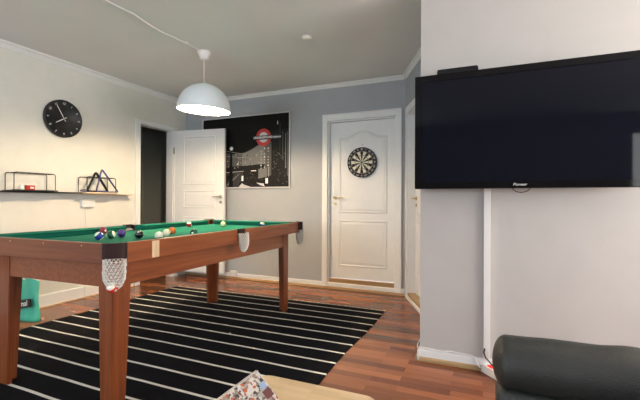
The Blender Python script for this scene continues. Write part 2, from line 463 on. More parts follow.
# door_3: left doorway, leaf swung open in front of the back wall
d3 = dempty('door_3')
bm = B()
fl = lambda u, v, t: (XL+t, u, v)
cw = .075
prism(bm, [(D0-cw, 0), (D0, 0), (D0, DH+.04), (D0-cw, DH+.04)], fl, .001, .02)
prism(bm, [(D1, 0), (D1+cw, 0), (D1+cw, DH+.04), (D1, DH+.04)], fl, .001, .02)
prism(bm, [(D0, DH), (D1, DH), (D1, DH+.04), (D0, DH+.04)], fl, .001, .02)
# jamb lining
prism(bm, [(D0, 0), (D0+.012, 0), (D0+.012, DH), (D0, DH)], fl, -.121, .0005)
prism(bm, [(D1-.012, 0), (D1, 0), (D1, DH), (D1-.012, DH)], fl, -.121, .0005)
prism(bm, [(D0+.012, DH-.012), (D1-.012, DH-.012), (D1-.012, DH), (D0+.012, DH)], fl, -.121, .0005)
bevel_mod(obj('door_frame', bm, 'trim', d3), .003)
HP = V((-4.050, D1+.012, .0)); LD = V((.985, .135, 0)).normalized(); LN = V((LD.y, -LD.x, 0))
LW = .785
fq = lambda u, v, t: HP + LD*u + LN*t + V((0, 0, v))
bm = B()
panel_leaf(bm, lambda u, v, t: fq(u, v+.085, t), LW, 1.995,
           [(.135, LW-.135, 1.225, 1.905, 0), (.135, LW-.135, .895, 1.145, 0), (.135, LW-.135, .15, .775, 0)], thick=.04)
obj('door_panel', bm, 'door', d3)
bm = B(); lever(bm, lambda u, v, t: fq(u, v, t+.0005), LW-.055, 1.14, -1); obj('door_handle', bm, 'steel', d3)
bm = B()
for z in (.35, 1.75): tube(bm, [fq(-.012, z, .012), fq(-.012, z+.09, .012)], .009, 10)
obj('door_hinge', bm, 'steel', d3)

# ------------------------------------------------------------------ rug
RX0, RX1, RY0, RY1 = -3.53, -.89, .85, 3.70
rug = thing('striped_rug', 'large flat-woven black rug with thin white stripes lying under the pool table', 'rug', (-2.2, 2.0, 0))
bm = B()
nx, ny = 60, 60
g = [[None]*(ny+1) for _ in range(nx+1)]
for i in range(nx+1):
    for j in range(ny+1):
        x = RX0+(RX1-RX0)*i/nx; y = RY0+(RY1-RY0)*j/ny
        if i == 0: x += .012*math.sin(y*5)
        if i == nx: x += .010*math.sin(y*4+1)
        z = .006+.0008*math.sin(x*3)*math.sin(y*2.3)
        g[i][j] = bm.verts.new((x, y, z))
for i in range(nx):
    for j in range(ny): bm.faces.new((g[i][j], g[i+1][j], g[i+1][j+1], g[i][j+1])).smooth = True
r = bmesh.ops.extrude_face_region(bm, geom=list(bm.faces))
bmesh.ops.translate(bm, verts=[v for v in r['geom'] if isinstance(v, bmesh.types.BMVert)], vec=(0, 0, -.005))
o = obj('woven_field', bm, 'rug', rug)
bm = B()
k = 0; x = RX0
while x < RX1:
    L = random.uniform(.03, .05); a = random.uniform(-.015, .015)
    box(bm, x, x+.009, RY1-.002, RY1+L, .001, .004); x += .012
o = obj('fringe', bm, 'fringe', rug); 

# ------------------------------------------------------------------ pool table
T_LOC = V((-2.1922, 2.3313, 0)); T_ROT = .0313
HW, HL, ZT, FH, INS = .5566, 1.085, .874, .099, .105
pt = thing('pool_table', 'wooden pool table with green cloth and string pockets on a striped rug', 'pool table', (T_LOC.x, T_LOC.y, .0), T_ROT)
PW = WORLD[pt.name]
# fascia: four boards with gaps at the corners and side pockets
def fascia(name, x0, x1, y0, y1, m):
    bm = B(); box(bm, x0, x1, y0, y1, ZT-FH, ZT, bev=.003); return obj(name, bm, m, pt, local=True)
FT = .028
fas = []
for sx in (1, -1):
    for sy in (1, -1):
        y0, y1 = sorted((sy*.045, sy*(HL-.035))); x0, x1 = sorted((sx*HW, sx*(HW-FT)))
        fas.append(fascia('rail_board', x0, x1, y0, y1, 'tablewood'))
for sy in (1, -1):
    y0, y1 = sorted((sy*HL, sy*(HL-FT)))
    fas.append(fascia('rail_board', -(HW-.058), HW-.058, y0, y1, 'tablewoodx_shaded'))
# bed
bm = B(); box(bm, -HW+FT, HW-FT, -HL+FT, HL-FT, ZT-.06, .828); obj('cloth_bed', bm, 'felt', pt, local=True)
# cushions (nose profile), six
def cushion(fn, a, b):
    bm = B()
    prof = [(.0, .8285), (.0, ZT+.001), (.018, ZT+.002), (.042, ZT-.003), (.047, ZT-.010), (.038, ZT-.018), (.030, .8285)]
    n = 2
    A_ = [bm.verts.new(fn(u, v, a + u*1.0)) for u, v in prof]; B_ = [bm.verts.new(fn(u, v, b - u*1.0)) for u, v in prof]
    bm.faces.new(A_); bm.faces.new(B_[::-1])
    for i in range(len(prof)):
        bm.faces.new((A_[i], B_[i], B_[(i+1) % len(prof)], A_[(i+1) % len(prof)]))
    return bm
for sx in (1, -1):
    for sy in (1, -1):
        a, b = .045, HL-.075
        bm = cushion(lambda u, v, t, sx=sx, sy=sy: (sx*(HW-FT-.0005-u), sy*t, v), a, b)
        obj('cushion', bm, 'felt', pt, local=True)
for sy in (1, -1):
    bm = cushion(lambda u, v, t, sy=sy: (t, sy*(HL-FT-.0005-u), v), -(HW-.075), HW-.075)
    obj('cushion', bm, 'felt', pt, local=True)
# apron
bm = B()
ax, ay, az0, az1 = HW-INS, HL-.09, .640, ZT-FH-.0
box(bm, ax-.03, ax, -ay, ay, az0, az1); box(bm, -ax, -ax+.03, -ay, ay, az0, az1)
box(bm, -ax+.03, ax-.03, -ay, -ay+.03, az0, az1); box(bm, -ax+.03, ax-.03, ay-.03, ay, az0, az1)
box(bm, -HW+.03, HW-.03, -HL+.03, HL-.03, az1, ZT-.062)
bevel_mod(obj('apron', bm, 'tablewood', pt, local=True), .002)
# legs
for sx in (1, -1):
    for sy in (1, -1):
        bm = B()
        ox, oy = sx*(ax+.004), sy*(ay+.004)
        # two boards meeting in an L at the outer corner, slightly tapered
        th_ = .027
        def Lp(w, h, c): 
            return [(ox-sx*a_, oy-sy*b_) for a_, b_ in ((c, c), (c+w, c), (c+w, c+th_), (c+th_, c+th_), (c+th_, c+h), (c, c+h))]
        A_ = [bm.verts.new((x, y, .0085)) for x, y in Lp(.082, .084, .002)]; B_ = [bm.verts.new((x, y, az1-.001)) for x, y in Lp(.102, .122, 0)]
        bm.faces.new(A_); bm.faces.new(B_)
        for i in range(6): bm.faces.new((A_[i], A_[(i+1) % 6], B_[(i+1) % 6], B_[i]))
        bmesh.ops.bevel(bm, geom=[e for e in bm.edges if abs(e.verts[0].co.z-e.verts[1].co.z) > .3], offset=.004, segments=2, affect='EDGES')
        obj('leg', bm, 'legwood', pt, local=True)
# pockets
def net_bm(w, d, h, cx, top):
    """string bag hanging: local coords with outward axis +X"""
    bm = B(); seg, rows = 16, 9
    R = []
    for j in range(rows+1):
        s = j/rows
        k = math.sqrt(max(0, 1-(max(s-.45, 0)/.58)**2)) if s > .45 else 1
        k = max(k, .12)
        ring = []
        for i in range(seg):
            a = 2*PI*(i+(.5 if j % 2 else 0))/seg
            jit = 1+random.uniform(-.04, .04)
            ring.append(bm.verts.new((cx+d*k*math.cos(a)*jit+.004*math.sin(s*3), w*k*math.sin(a)*jit, top-h*s)))
        R.append(ring)
    for j in range(rows):
        for i in range(seg):
            i2 = (i+1) % seg
            if j % 2 == 0:
                bm.faces.new((R[j][i], R[j][i2], R[j+1][i])); bm.faces.new((R[j+1][i], R[j][i2], R[j+1][i2]))
            else:
                bm.faces.new((R[j][i], R[j+1][i2], R[j+1][i])); bm.faces.new((R[j][i], R[j][i2], R[j+1][i2]))
    # drop the horizontal threads so only slanting strings remain (plus the rim)
    return bm
def pocket(px, py, ang, corner):
    Mx = Matrix.Translation((px, py, 0)) @ Matrix.Rotation(ang, 4, 'Z')
    w = .054 if corner else .044
    bm = B()
    # leather cup: a band bulging outwards, hollow throat dark
    zt, zb = ZT+.002, ZT-.072 if corner else ZT-.030
    n = 14; outer = []; inner = []
    for i in range(n+1):
        a = -PI/2+PI*i/n
        dx = (.030 if corner else .016)
        ex = abs(math.cos(a))**.55
        outer.append((dx*ex, w*math.sin(a))); inner.append((dx*ex-.010, (w-.009)*math.sin(a)))
    poly = outer+[(-.03, w), (-.03, w-.009)]+inner[::-1]+[(-.03, -(w-.009)), (-.03, -w)]
    prism(bm, poly, lambda u, v, t: Mx @ V((u, v, t)), zb, zt)
    # top lip
    lip = [(u+.003 if u > 0 else u, v*1.02) for u, v in outer]+[(u-.012, v*.86) for u, v in outer[::-1]]
    prism(bm, lip, lambda u, v, t: Mx @ V((u, v, t)), zt, zt+.003)
    # flat dark disc on the cloth, painting in the shade of the pocket hole
    m_ = 20
    prism(bm, [((-.045 if corner else -.030)+(.042 if corner else .030)*math.cos(2*PI*i/m_), (.05 if corner else .04)*math.sin(2*PI*i/m_)) for i in range(m_)],
          lambda u, v, t: Mx @ V((u, v, t)), .8282, .8292)
    p = obj('pocket', bm, 'leather', pt, local=True)
    bevel_mod(p, .003)
    bm = net_bm(w*.90 if corner else .050, .034 if corner else .026, .150 if corner else .135, .004 if corner else .020, zb+.004)
    bm.transform(Mx)
    nt_ = obj('net', bm, 'net', p, local=True)
    md = nt_.modifiers.new('wire', 'WIREFRAME'); md.thickness = .0058; md.use_replace = True; md.use_even_offset = False
    if corner: return p
    return p
for sx in (1, -1):
    pocket(sx*(HW+.002), 0, 0 if sx > 0 else PI, False)
    for sy in (1, -1):
        pocket(sx*(HW-.016), sy*(HL-.026), math.atan2(sy, sx), True)
# label plate and screws
bm = B(); box(bm, HW+.0003, HW+.002, -.845, -.795, ZT-FH+.004, ZT-.006)
obj('label_plate', bm, 'label', pt, local=True)['label'] = 'worn cream label plate'
for x in (-.20, .07, .35):
    bm = B(); lathe(bm, [(0, .002), (.003, .0018), (.0042, 0)], 12, mtx=Matrix.Translation((x, -HL-.0003, ZT-.016)) @ Matrix.Rotation(PI/2, 4, 'X'))
    obj('screw', bm, 'brass', pt, local=True)['label'] = 'brass screw head'

# ------------------------------------------------------------------ balls
RB = .0272; ZB = .828+RB+.0003
balls = [
 ((-2.615, 1.985), (.30, .02, .05), False, 'maroon ball at the back of the cluster by the near corner pocket', (0, 0, 0)),
 ((-2.232, 1.668), (.015, .03, .28), True, 'white ball with a blue band, nearest the near corner pocket', (.5, -.6, .3)),
 ((-2.245, 1.762), (.01, .10, .045), True, 'white ball with a dark green band beside the purple ball', (.3, 1.25, .9)),
 ((-2.274, 1.866), (.07, .02, .22), False, 'solid purple ball between the green-banded ball and the black one', (0, .2, .7)),
 ((-2.100, 1.855), (.008, .010, .010), False, 'solid black ball on its own near the front rail', (0, .8, 2.2)),
 ((-1.925, 1.855), (.80, .78, .66), False, 'plain white ball half hidden by the near rail', (0, 0, 0)),
 ((-2.040, 2.032), (.78, .72, .50), False, 'cream coloured ball touching the orange ball', (0, 0, 0)),
 ((-2.157, 2.205), (.75, .16, .02), False, 'bright orange ball behind the cream ball', (0, .3, -1.4)),
 ((-2.572, 2.844), (.45, .02, .02), True, 'white ball with a red band towards the far left pocket', (.3, .2, .2)),
 ((-1.880, 2.125), (.01, .09, .05), False, 'dark green ball peeping over the near rail before the middle pocket', (0, 0, 2)),
 ((-2.329, 3.043), (.80, .72, .33), False, 'pale yellow ball alone near the far end', (0, 0, 2)),
 ((-1.935, 3.12), (.02, .05, .28), True, 'blue and white ball peeping over the far part of the near rail', (.4, .4, .4)),
]
BMESH = None
for i, ((x, y), col, st, lab, rot) in enumerate(balls):
    bm = B(); bmesh.ops.create_uvsphere(bm, u_segments=32, v_segments=20, radius=RB)
    for f in bm.faces: f.smooth = True
    o = obj('pool_ball', bm, ball_mat('pool_ball_%d' % i, col, st))
    o.location = (x, y, ZB); o.rotation_euler = rot
    tag(o, lab, 'ball', 'pool balls on the green cloth')
# ball caught in the near corner net
W_ = PW @ V((HW-.022, -HL+.022, 0)) + V((math.cos(-PI/4+T_ROT), math.sin(-PI/4+T_ROT), 0))*.010
bm = B(); bmesh.ops.create_uvsphere(bm, u_segments=32, v_segments=20, radius=RB)
for f in bm.faces: f.smooth = True
o = obj('pool_ball', bm, ball_mat('pool_ball_net', (.65, .05, .03), True)); o.location = (W_.x, W_.y, .668); o.rotation_euler = (.9, .5, 0)
tag(o, 'red and white ball lying in the string net of the near corner pocket', 'ball')

# ------------------------------------------------------------------ pendant lamp
LP = V((-2.515, 2.978, 0))
lamp = thing('pendant_lamp', 'white dome pendant lamp, lit, hanging from the ceiling above the pool table', 'lamp', (LP.x, LP.y, ZC))
bm = B(); lathe(bm, [(0, 0), (.064, 0), (.064, -.012), (.040, -.075), (.034, -.08), (0, -.08)], 32, mtx=Matrix.Translation((LP.x, LP.y, ZC-.0005)))
obj('ceiling_rose', bm, 'white', lamp)
bm = B(); tube(bm, [(LP.x, LP.y, ZC-.08), (LP.x-.002, LP.y, ZC-.2), (LP.x, LP.y, 2.235)], .0032, 8); obj('cord', bm, 'white', lamp)
R0, H0, zr = .254, .258, 1.964
Tilt = Matrix.Translation((LP.x, LP.y, zr)) @ Matrix.Rotation(math.radians(3.5), 4, V((.2, 1, 0)).normalized())
po = [(R0*math.cos(a*PI/2/20)**.92 if a < 20 else 0, H0*math.sin(a*PI/2/20)) for a in range(21)]
pi_ = [(max(0, r-.003), max(z-.003, 0)) for r, z in po][::-1]
pi_[0] = (0, H0-.003)
bm = B(); lathe(bm, po, 64, 0, Tilt)
shade = obj('shade', bm, 'lampwhite', lamp)
bm = B(); lathe(bm, [(r*.985, z*.985+.0005) for r, z in po], 64, 0, Tilt)
obj('shade_lining', bm, 'lampinner', shade)
bm = B(); lathe(bm, [(0, H0+.012), (.018, H0+.01), (.022, H0-.002), (.022, H0-.05), (0, H0-.05)], 24, 0, Tilt); obj('lamp_holder', bm, 'white', lamp)
bm = B(); lathe(bm, [(0, .105), (.02, .108), (.036, .125), (.042, .145), (.036, .170), (.018, .195), (.014, .215), (0, .215)], 24, 0, Tilt)
obj('bulb', bm, 'bulb', lamp)

# ceiling cable
pts = [(-2.523, 1.2), (-2.52, 1.6), (-2.523, 1.934), (-2.511, 2.032), (-2.503, 2.15), (-2.53, 2.30), (-2.546, 2.451), (-2.531, 2.585), (-2.516, 2.729)]
bm = B(); tube(bm, [(x, y, ZC-.006-.006*abs(math.sin(i*1.7))) for i, (x, y) in enumerate(pts)], .0055, 8)
tube(bm, [(-2.516, 2.729, ZC-.008), (-2.512, 2.85, ZC-.014), (-2.515, 2.915, ZC-.010)], .002, 6)
box(bm, -2.525, -2.505, 2.715, 2.745, ZC-.014, ZC-.001)
single('ceiling_cable', bm, 'white', (-2.52, 2.0, ZC), 'white electric cable running along the ceiling to the pendant lamp', 'cable')
bm = B(); lathe(bm, [(0, -.022), (.025, -.021), (.040, -.014), (.046, 0), (0, 0)], 28, mtx=Matrix.Translation((-1.443, 3.059, ZC-.0005)))
single('ceiling_cover', bm, 'white', (-1.443, 3.059, ZC), 'small round white blanking cover alone on the ceiling', 'ceiling cover')

# ------------------------------------------------------------------ poster
px0, px1, pz0, pz1 = -3.755, -2.318, 1.258, 2.262
ps = thing('framed_poster', 'framed black and white night street poster with a red roundel sign on the back wall', 'picture', (-3.04, YB-.001, 1.258))
bm = B(); fw_ = .016
fp = lambda u, v, t: (u, YB-.001-t, v)
for a, b, c, d in ((px0, px1, pz0, pz0+fw_), (px0, px1, pz1-fw_, pz1), (px0, px0+fw_, pz0+fw_, pz1-fw_), (px1-fw_, px1, pz0+fw_, pz1-fw_)):
    prism(bm, [(a, c), (b, c), (b, d), (a, d)], fp, 0, .022)
bevel_mod(obj('frame', bm, mat('pale_silver_frame', (.62, .62, .64), .4), ps), .002)
greys = [.005, .012, .04, .09, .17, .32, .6, .9]
pm = [mat('print_grey_%d' % i, (g_, g_, g_), .5, spec=.15) for i, g_ in enumerate(greys)] + [mat('print_red', (.5, .03, .03), .35), mat('print_navy', (.01, .012, .03), .35)]
bm = B()
prism(bm, [(px0+fw_, pz0+fw_), (px1-fw_, pz0+fw_), (px1-fw_, pz1-fw_), (px0+fw_, pz1-fw_)], fp, 0, .010, 0)
lay = [0]
def q(pts, mi):
    lay[0] += 1; t = .0101+lay[0]*.000012
    # clip roughly to the print
    pp = [(min(max(u, px0+fw_+.002), px1-fw_-.002), min(max(v, pz0+fw_+.002), pz1-fw_-.002)) for u, v in pts]
    f = bm.faces.new([bm.verts.new(fp(u, v, t)) for u, v in pp]); f.material_index = mi
def rc(a, b, c, d, mi): q([(a, c), (b, c), (b, d), (a, d)], mi)
def disc(u, v, r_, mi, n=28, a0=0, a1=2*PI): q([(u+r_*math.cos(a0+(a1-a0)*i/n), v+r_*math.sin(a0+(a1-a0)*i/n)) for i in range(n)], mi)
# pixel helper: positions were measured on the poster itself
P = lambda x, y: (px1+(x-291)*.01675+ (0), 1.258+(187.7-y)*.01315)
def pq(l, mi): q([P(x, y) for x, y in l], mi)
pq([(205, 190), (291, 190), (291, 172), (205, 168)], 1)
# distant curved facade
pq([(225, 150), (236, 152), (250, 150), (262, 147), (268, 158), (268, 170), (225, 172)], 3)
pq([(246, 152), (256, 147), (262, 143), (268, 141), (273, 139), (273, 168), (246, 168)], 4)
pq([(225, 165), (270, 163), (270, 172), (225, 173)], 1)
for i in range(70):
    x = random.uniform(226, 272); y = random.uniform(151, 168); 
    if 233 < x < 237: continue
    w_ = random.uniform(.3, .9); h_ = random.uniform(.5, 1.8)
    pq([(x, y+h_), (x+w_, y+h_), (x+w_, y), (x, y)], random.choice([1, 2, 4, 5, 6]))
# big right building
pq([(268, 175), (268, 143), (272, 140), (274, 140), (274, 175)], 3)
for r_ in range(9):
    for c_ in range(3):
        x = 264+c_*3.3; y = 143.5+r_*2.9
        if y > 142+(270-x)*.9: pq([(x, y+1.4), (x+1.1, y+1.4), (x+1.1, y), (x, y)], random.choice([5, 6, 5, 3]))
pq([(274, 178), (274, 130), (291, 128), (291, 178)], 1)
for i in range(46):
    x = random.uniform(275, 289); y = random.uniform(148, 176); pq([(x, y+random.uniform(.4, 2.2)), (x+.5, y+1.2), (x+.5, y), (x, y)], random.choice([2, 3, 4]))
for x, a, b, c_ in ((279.3, 120, 123.5, 6), (281.5, 122, 150, 2), (284, 131, 160, 3), (286.5, 133, 168, 4), (288.3, 131, 176, 3), (271.3, 166, 176, 5)):
    pq([(x, b), (x+.7, b), (x+.7, a), (x, a)], c_)
# light streaks, road
for k_, (y0, y1, c_) in enumerate(((146.5, 152, 5), (149.5, 153.5, 4), (152.5, 155.5, 5), (155, 157, 3), (171, 169.5, 6), (173.5, 171, 3))):
    pq([(226, y0+.5), (249, y1+.4), (249, y1), (226, y0)], c_)
pq([(226, 187), (240, 172), (249, 172), (245, 187)], 2)
pq([(228, 187), (243, 172.5), (244, 172.5), (231, 187)], 4)
pq([(243, 184), (250, 164), (263, 163), (264, 180), (258, 185)], 1)
pq([(262, 178), (262, 168), (270, 167.5), (270, 176)], 4)
pq([(255, 170), (260, 170), (260, 169.3), (255, 169.3)], 7)
pq([(245.8, 180), (247.6, 180), (247.6, 174.5), (245.8, 174.5)], 7)
pq([(268.7, 183), (271, 183), (271, 177.5), (268.7, 177.5)], 7)
pq([(243, 186.5), (255, 186.8), (250, 184.5), (246, 182.5)], 6)
pq([(260, 182), (267, 183), (268, 186), (264, 184.8)], 6)
for i in range(60):
    x = random.uniform(240, 288); y = random.uniform(170, 187); pq([(x, y+.4), (x+random.uniform(.5, 2.2), y+.4), (x+.8, y), (x, y)], random.choice([2, 2, 3, 4]))
# lamp post and globe
pq([(233.3, 187.5), (237.3, 187.5), (236.3, 150), (234.6, 148)], 0)
u_, v_ = P(235.6, 145.3); disc(u_, v_, .032, 5); disc(u_, v_, .022, 7)
u_, v_ = P(212, 129); 
pq([(203, 124), (212, 134), (212.6, 134), (203.8, 124)], 4)
pq([(203, 189), (225, 189), (225, 158), (203, 152)], 2)
# roundel
u_, v_ = -2.725, 1.942
disc(u_, v_, .118, 8, 36); disc(u_, v_, .070, 6, 32)
rc(-2.875, -2.470, v_-.030, v_+.026, 9)
prA = Matrix(((1, 0, 0, u_-.008), (0, 0, -1, YB-.001-.0135), (0, 1, 0, v_-.002), (0, 0, 0, 1)))
text(bm, 'UNDERGROUND', .0385, prA, 7, .0001, bold=.0008)
prA = Matrix(((1, 0, 0, -2.515), (0, 0, -1, YB-.001-.0135), (0, 1, 0, v_-.006), (0, 0, 0, 1)))
text(bm, 'SUBWAY', .030, prA, 7, .0001, bold=.0008)
obj('print', bm, pm, ps, recalc=False)

# ------------------------------------------------------------------ dartboard
dc = V((-1.354, YL-.0068, 1.557))
db = thing('dartboard', 'round black and cream dartboard with white numbers hung on the white back door', 'dartboard', tuple(dc))
bm = B()
DS = .815
fd = lambda u, v, t: (dc.x+u*DS, dc.y-t*.9, dc.z+v*DS)
prism(bm, [(.2255*math.cos(2*PI*i/64), .2255*math.sin(2*PI*i/64)) for i in range(64)], fd, 0, .032, 0)
order = [20, 1, 18, 4, 13, 6, 10, 15, 2, 17, 3, 19, 7, 16, 8, 11, 14, 9, 12, 5]
def sector(r0, r1, i, mi, t=.0325):
    a0 = PI/2-(i-.5)*2*PI/20; a1 = a0-2*PI/20; n = 4
    pts = [(r1*math.cos(a0+(a1-a0)*k/n), r1*math.sin(a0+(a1-a0)*k/n)) for k in range(n+1)]+[(r0*math.cos(a1+(a0-a1)*k/n), r0*math.sin(a1+(a0-a1)*k/n)) for k in range(n+1)]
    f = bm.faces.new([bm.verts.new(fd(u, v, t)) for u, v in pts]); f.material_index = mi
for i in range(20):
    dk = i % 2 == 0
    sector(.016, .099, i, 0 if dk else 1); sector(.107, .162, i, 0 if dk else 1)
    sector(.099, .107, i, 2 if dk else 3); sector(.162, .170, i, 2 if dk else 3)
for r_, mi, t in ((.016, 3, .0327), (.0065, 2, .0329)):
    f = bm.faces.new([bm.verts.new(fd(r_*math.cos(k*PI/10), r_*math.sin(k*PI/10), t)) for k in range(20)]); f.material_index = mi
obj('board', bm, ['black', 'cream', 'dred', 'dgreen'], db)
MN = mat('pale_numbers', (.55, .55, .52), .5)
for i, n_ in enumerate(order):
    bm = B()
    a = PI/2-i*2*PI/20
    x_ = V((math.sin(a), 0, -math.cos(a))); y_ = V((math.cos(a), 0, math.sin(a)))
    o_ = V(fd(.197*math.cos(a), .197*math.sin(a), .034))
    text(bm, str(n_), .031, basis(x_, y_, V((0, -1, 0)), o_), 0, .0005, bold=.0006)
    obj('number', bm, MN, db)
bm = B()
for r_ in (.016, .099, .107, .162, .170, .2): tube(bm, [fd(r_*math.cos(k*PI/24), r_*math.sin(k*PI/24), .0335) for k in range(48)], .0006, 4, closed=True)
for i in range(20):
    a = PI/2-(i-.5)*2*PI/20; tube(bm, [fd(.016*math.cos(a), .016*math.sin(a), .0335), fd(.17*math.cos(a), .17*math.sin(a), .0335)], .0006, 4)
obj('wire_spider', bm, 'wire', db)
bm = B(); lathe(bm, [(0, .012), (.006, .010), (.006, 0), (0, 0)], 12, mtx=Matrix.Translation((-1.354, YL-.0068, 1.775)) @ Matrix.Rotation(PI/2, 4, 'X'))
tag(obj('nail', bm, 'steel'), 'small nail head in the white door above the dartboard', 'nail')

# ------------------------------------------------------------------ wall clock
cc = V((XL+.001, 2.612, 1.935)); CR = .196
ck = thing('wall_clock', 'round black wall clock with white hands and numerals on the cream left wall', 'clock', tuple(cc))
fc = lambda u, v, t: (cc.x+t, cc.y+u, cc.z+v)
MC = basis(V((0, 1, 0)), V((0, 0, 1)), V((1, 0, 0)), cc)
bm = B(); lathe(bm, [(0, 0), (CR-.006, 0), (CR, .006), (CR, .034), (CR-.004, .038), (CR-.010, .036), (CR-.012, .030), (0, .030)], 72, 0, MC)
obj('case', bm, 'clockface', ck)
MN = mat('pale_numeral', (.6, .62, .63), .5)
for h in range(1, 13):
    bm = B()
    a = PI/2-h*PI/6
    text(bm, str(h), .033, basis(V((0, math.cos(a-PI/2), math.sin(a-PI/2))), V((0, math.cos(a), math.sin(a))), V((1, 0, 0)), V(fc(.158*math.cos(a), .158*math.sin(a), .0312))), 0, .0004, bold=.0005)
    obj('numeral', bm, MN, ck)
def hand(a, L, w, t, nm):
    bm = B(); d = V((math.cos(a), math.sin(a))); n_ = V((-d.y, d.x))
    pts = [(-d*.03+n_*w), (d*L+n_*w*.7), (d*L-n_*w*.7), (-d*.03-n_*w)]
    prism(bm, [(p.x, p.y) for p in pts], fc, t, t+.0015)
    lathe(bm, [(0, .0045), (.010, .0045), (.010, 0), (0, 0)], 20, 0, MC @ Matrix.Translation((0, 0, .031)))
    obj(nm, bm, 'white', ck)
hand(PI/2-(11/12)*2*PI, .150, .0042, .0335, 'minute_hand')
hand(PI/2-(7.92/12)*2*PI, .098, .0048, .0318, 'hour_hand')

# ------------------------------------------------------------------ shelves on the left wall
zs = 1.163
bm = B(); box(bm, XL+.001, XL+.115, .9, 2.775, zs-.009, zs+.003, bev=.002)
single('wall_shelf', bm, 'black', (XL+.001, 1.9, zs-.009), 'thin black shelf board on the cream left wall carrying the wire rack of small boxes', 'shelf', 'narrow shelf boards on the left wall')
bm = B(); box(bm, XL+.001, XL+.115, 2.778, 3.42, zs-.016, zs-.004, bev=.002)
single('wall_shelf', bm, 'boardwood', (XL+.001, 3.1, zs-.016), 'thin pale wooden shelf board on the left wall nearest the open doorway', 'shelf', 'narrow shelf boards on the left wall')
def rack(y0, y1, z0, z1, label, nm='display_rack', bmt='black'):
    t = thing(nm, label, 'rack', (XL+.08, (y0+y1)/2, z0), 0, 'wire display racks on the shelf')
    x0, x1 = XL+.02, XL+.155
    bm = B(); box(bm, x0-.012, x1+.012, y0-.02, y1+.02, z0, z0+.007, bev=.002)
    box(bm, x1+.004, x1+.010, y0-.02, y1+.02, z0+.007, z0+.012)
    obj('base_tray', bm, bmt, t)
    bm = B(); r_ = .0038
    for x in (x0, x1):
        c = .018
        pts = [(x, y0, z0+.007), (x, y0, z1-c), (x, y0+c*.3, z1-c*.3), (x, y0+c, z1), (x, y1-c, z1), (x, y1-c*.3, z1-c*.3), (x, y1, z1-c), (x, y1, z0+.007)]
        tube(bm, pts, r_, 6)
    for y in (y0+.02, y1-.02): tube(bm, [(x0, y, z1-.002), (x1, y, z1-.002)], r_*.9, 6)
    obj('wire_frame', bm, 'black', t)
    return t
rack(2.088, 2.452, zs+.0035, 1.338, 'black wire display rack on the left part of the shelf, holding a small red box')
rack(2.752+.03, 3.13, zs-.0035, 1.337, 'black wire display rack on the wooden shelf part, around the triangle racks', bmt='boardwood')
# small boxes in the left rack
z_ = zs+.0112
bm = B(); box(bm, -4.01, -3.97, 2.225, 2.295, z_, z_+.048, 0, bev=.002); box(bm, -4.0095, -3.9695, 2.225+.028, 2.285, z_+.016, z_+.034, 1)
single('small_box', bm, ['red', 'white'], (-3.99, 2.27, z_), 'small red box with a white patch inside the left wire rack', 'box')
bm = B(); lathe(bm, [(0, 0), (.018, 0), (.019, .03), (.015, .044), (.010, .052), (0, .052)], 20, mtx=Matrix.Translation((-3.985, 2.185, z_)))
single('small_jar', bm, 'white', (-3.985, 2.185, z_), 'tiny white jar left of the small red box in the wire rack', 'jar')
# chalk cloth / grey lump
bm = B(); bmesh.ops.create_uvsphere(bm, u_segments=20, v_segments=12, radius=1)
for v in bm.verts: v.co = V((-3.985+v.co.x*.035, 2.802+v.co.y*.045*(1+.1*math.sin(v.co.x*7)), zs+.0045+.020+v.co.z*.018*(1+.12*math.sin(v.co.y*5))))
for f in bm.faces: f.smooth = True
single('folded_cloth', bm, 'lilac', (-3.985, 2.802, zs+.004), 'small crumpled grey-lilac cloth in the right wire rack beside the black triangle', 'cloth')
# triangle racks
def triangle(y0, yc, ya, xb, xa, zb, za, m, label, y1, r_=.0125):
    bm = B()
    a = V((xb, y0, zb+r_)); b = V((xb, y1, zb+r_)); c = V((xa, ya, za-r_))
    def rnd(p, q_, s_, k=.022):
        u = (q_-p).normalized(); w = (s_-p).normalized(); return [p+u*k, p+(u+w)*k*.25, p+w*k]
    pts = rnd(a, b, c)[::-1]; 
    path = [*rnd(a, c, b), *rnd(b, a, c), *rnd(c, b, a)]
    # dense edges
    out = []
    n = len(path)
    for i in range(n):
        out.append(path[i])
        if (path[(i+1) % n]-path[i]).length > .05:
            for k in range(1, 4): out.append(path[i].lerp(path[(i+1) % n], k/4))
    tube(bm, out, r_, 8, closed=True)
    for v in bm.verts: pass
    return single('triangle_rack', bm, m, ((xb+xa)/2, (y0+y1)/2, zb), label, 'triangle rack', 'ball triangles standing on the shelf')
zt0 = zs+.0045
triangle(2.805, 0, 2.935, -3.955, -3.99, zt0, 1.412, 'black', 'black ball triangle standing on edge on the shelf, left of the blue one', 3.062)
triangle(2.895, 0, 2.990, -3.928, -3.965, zt0, 1.445, 'bluetri', 'dark blue ball triangle standing on edge on the shelf, overlapping the black one', 3.172, .0095)

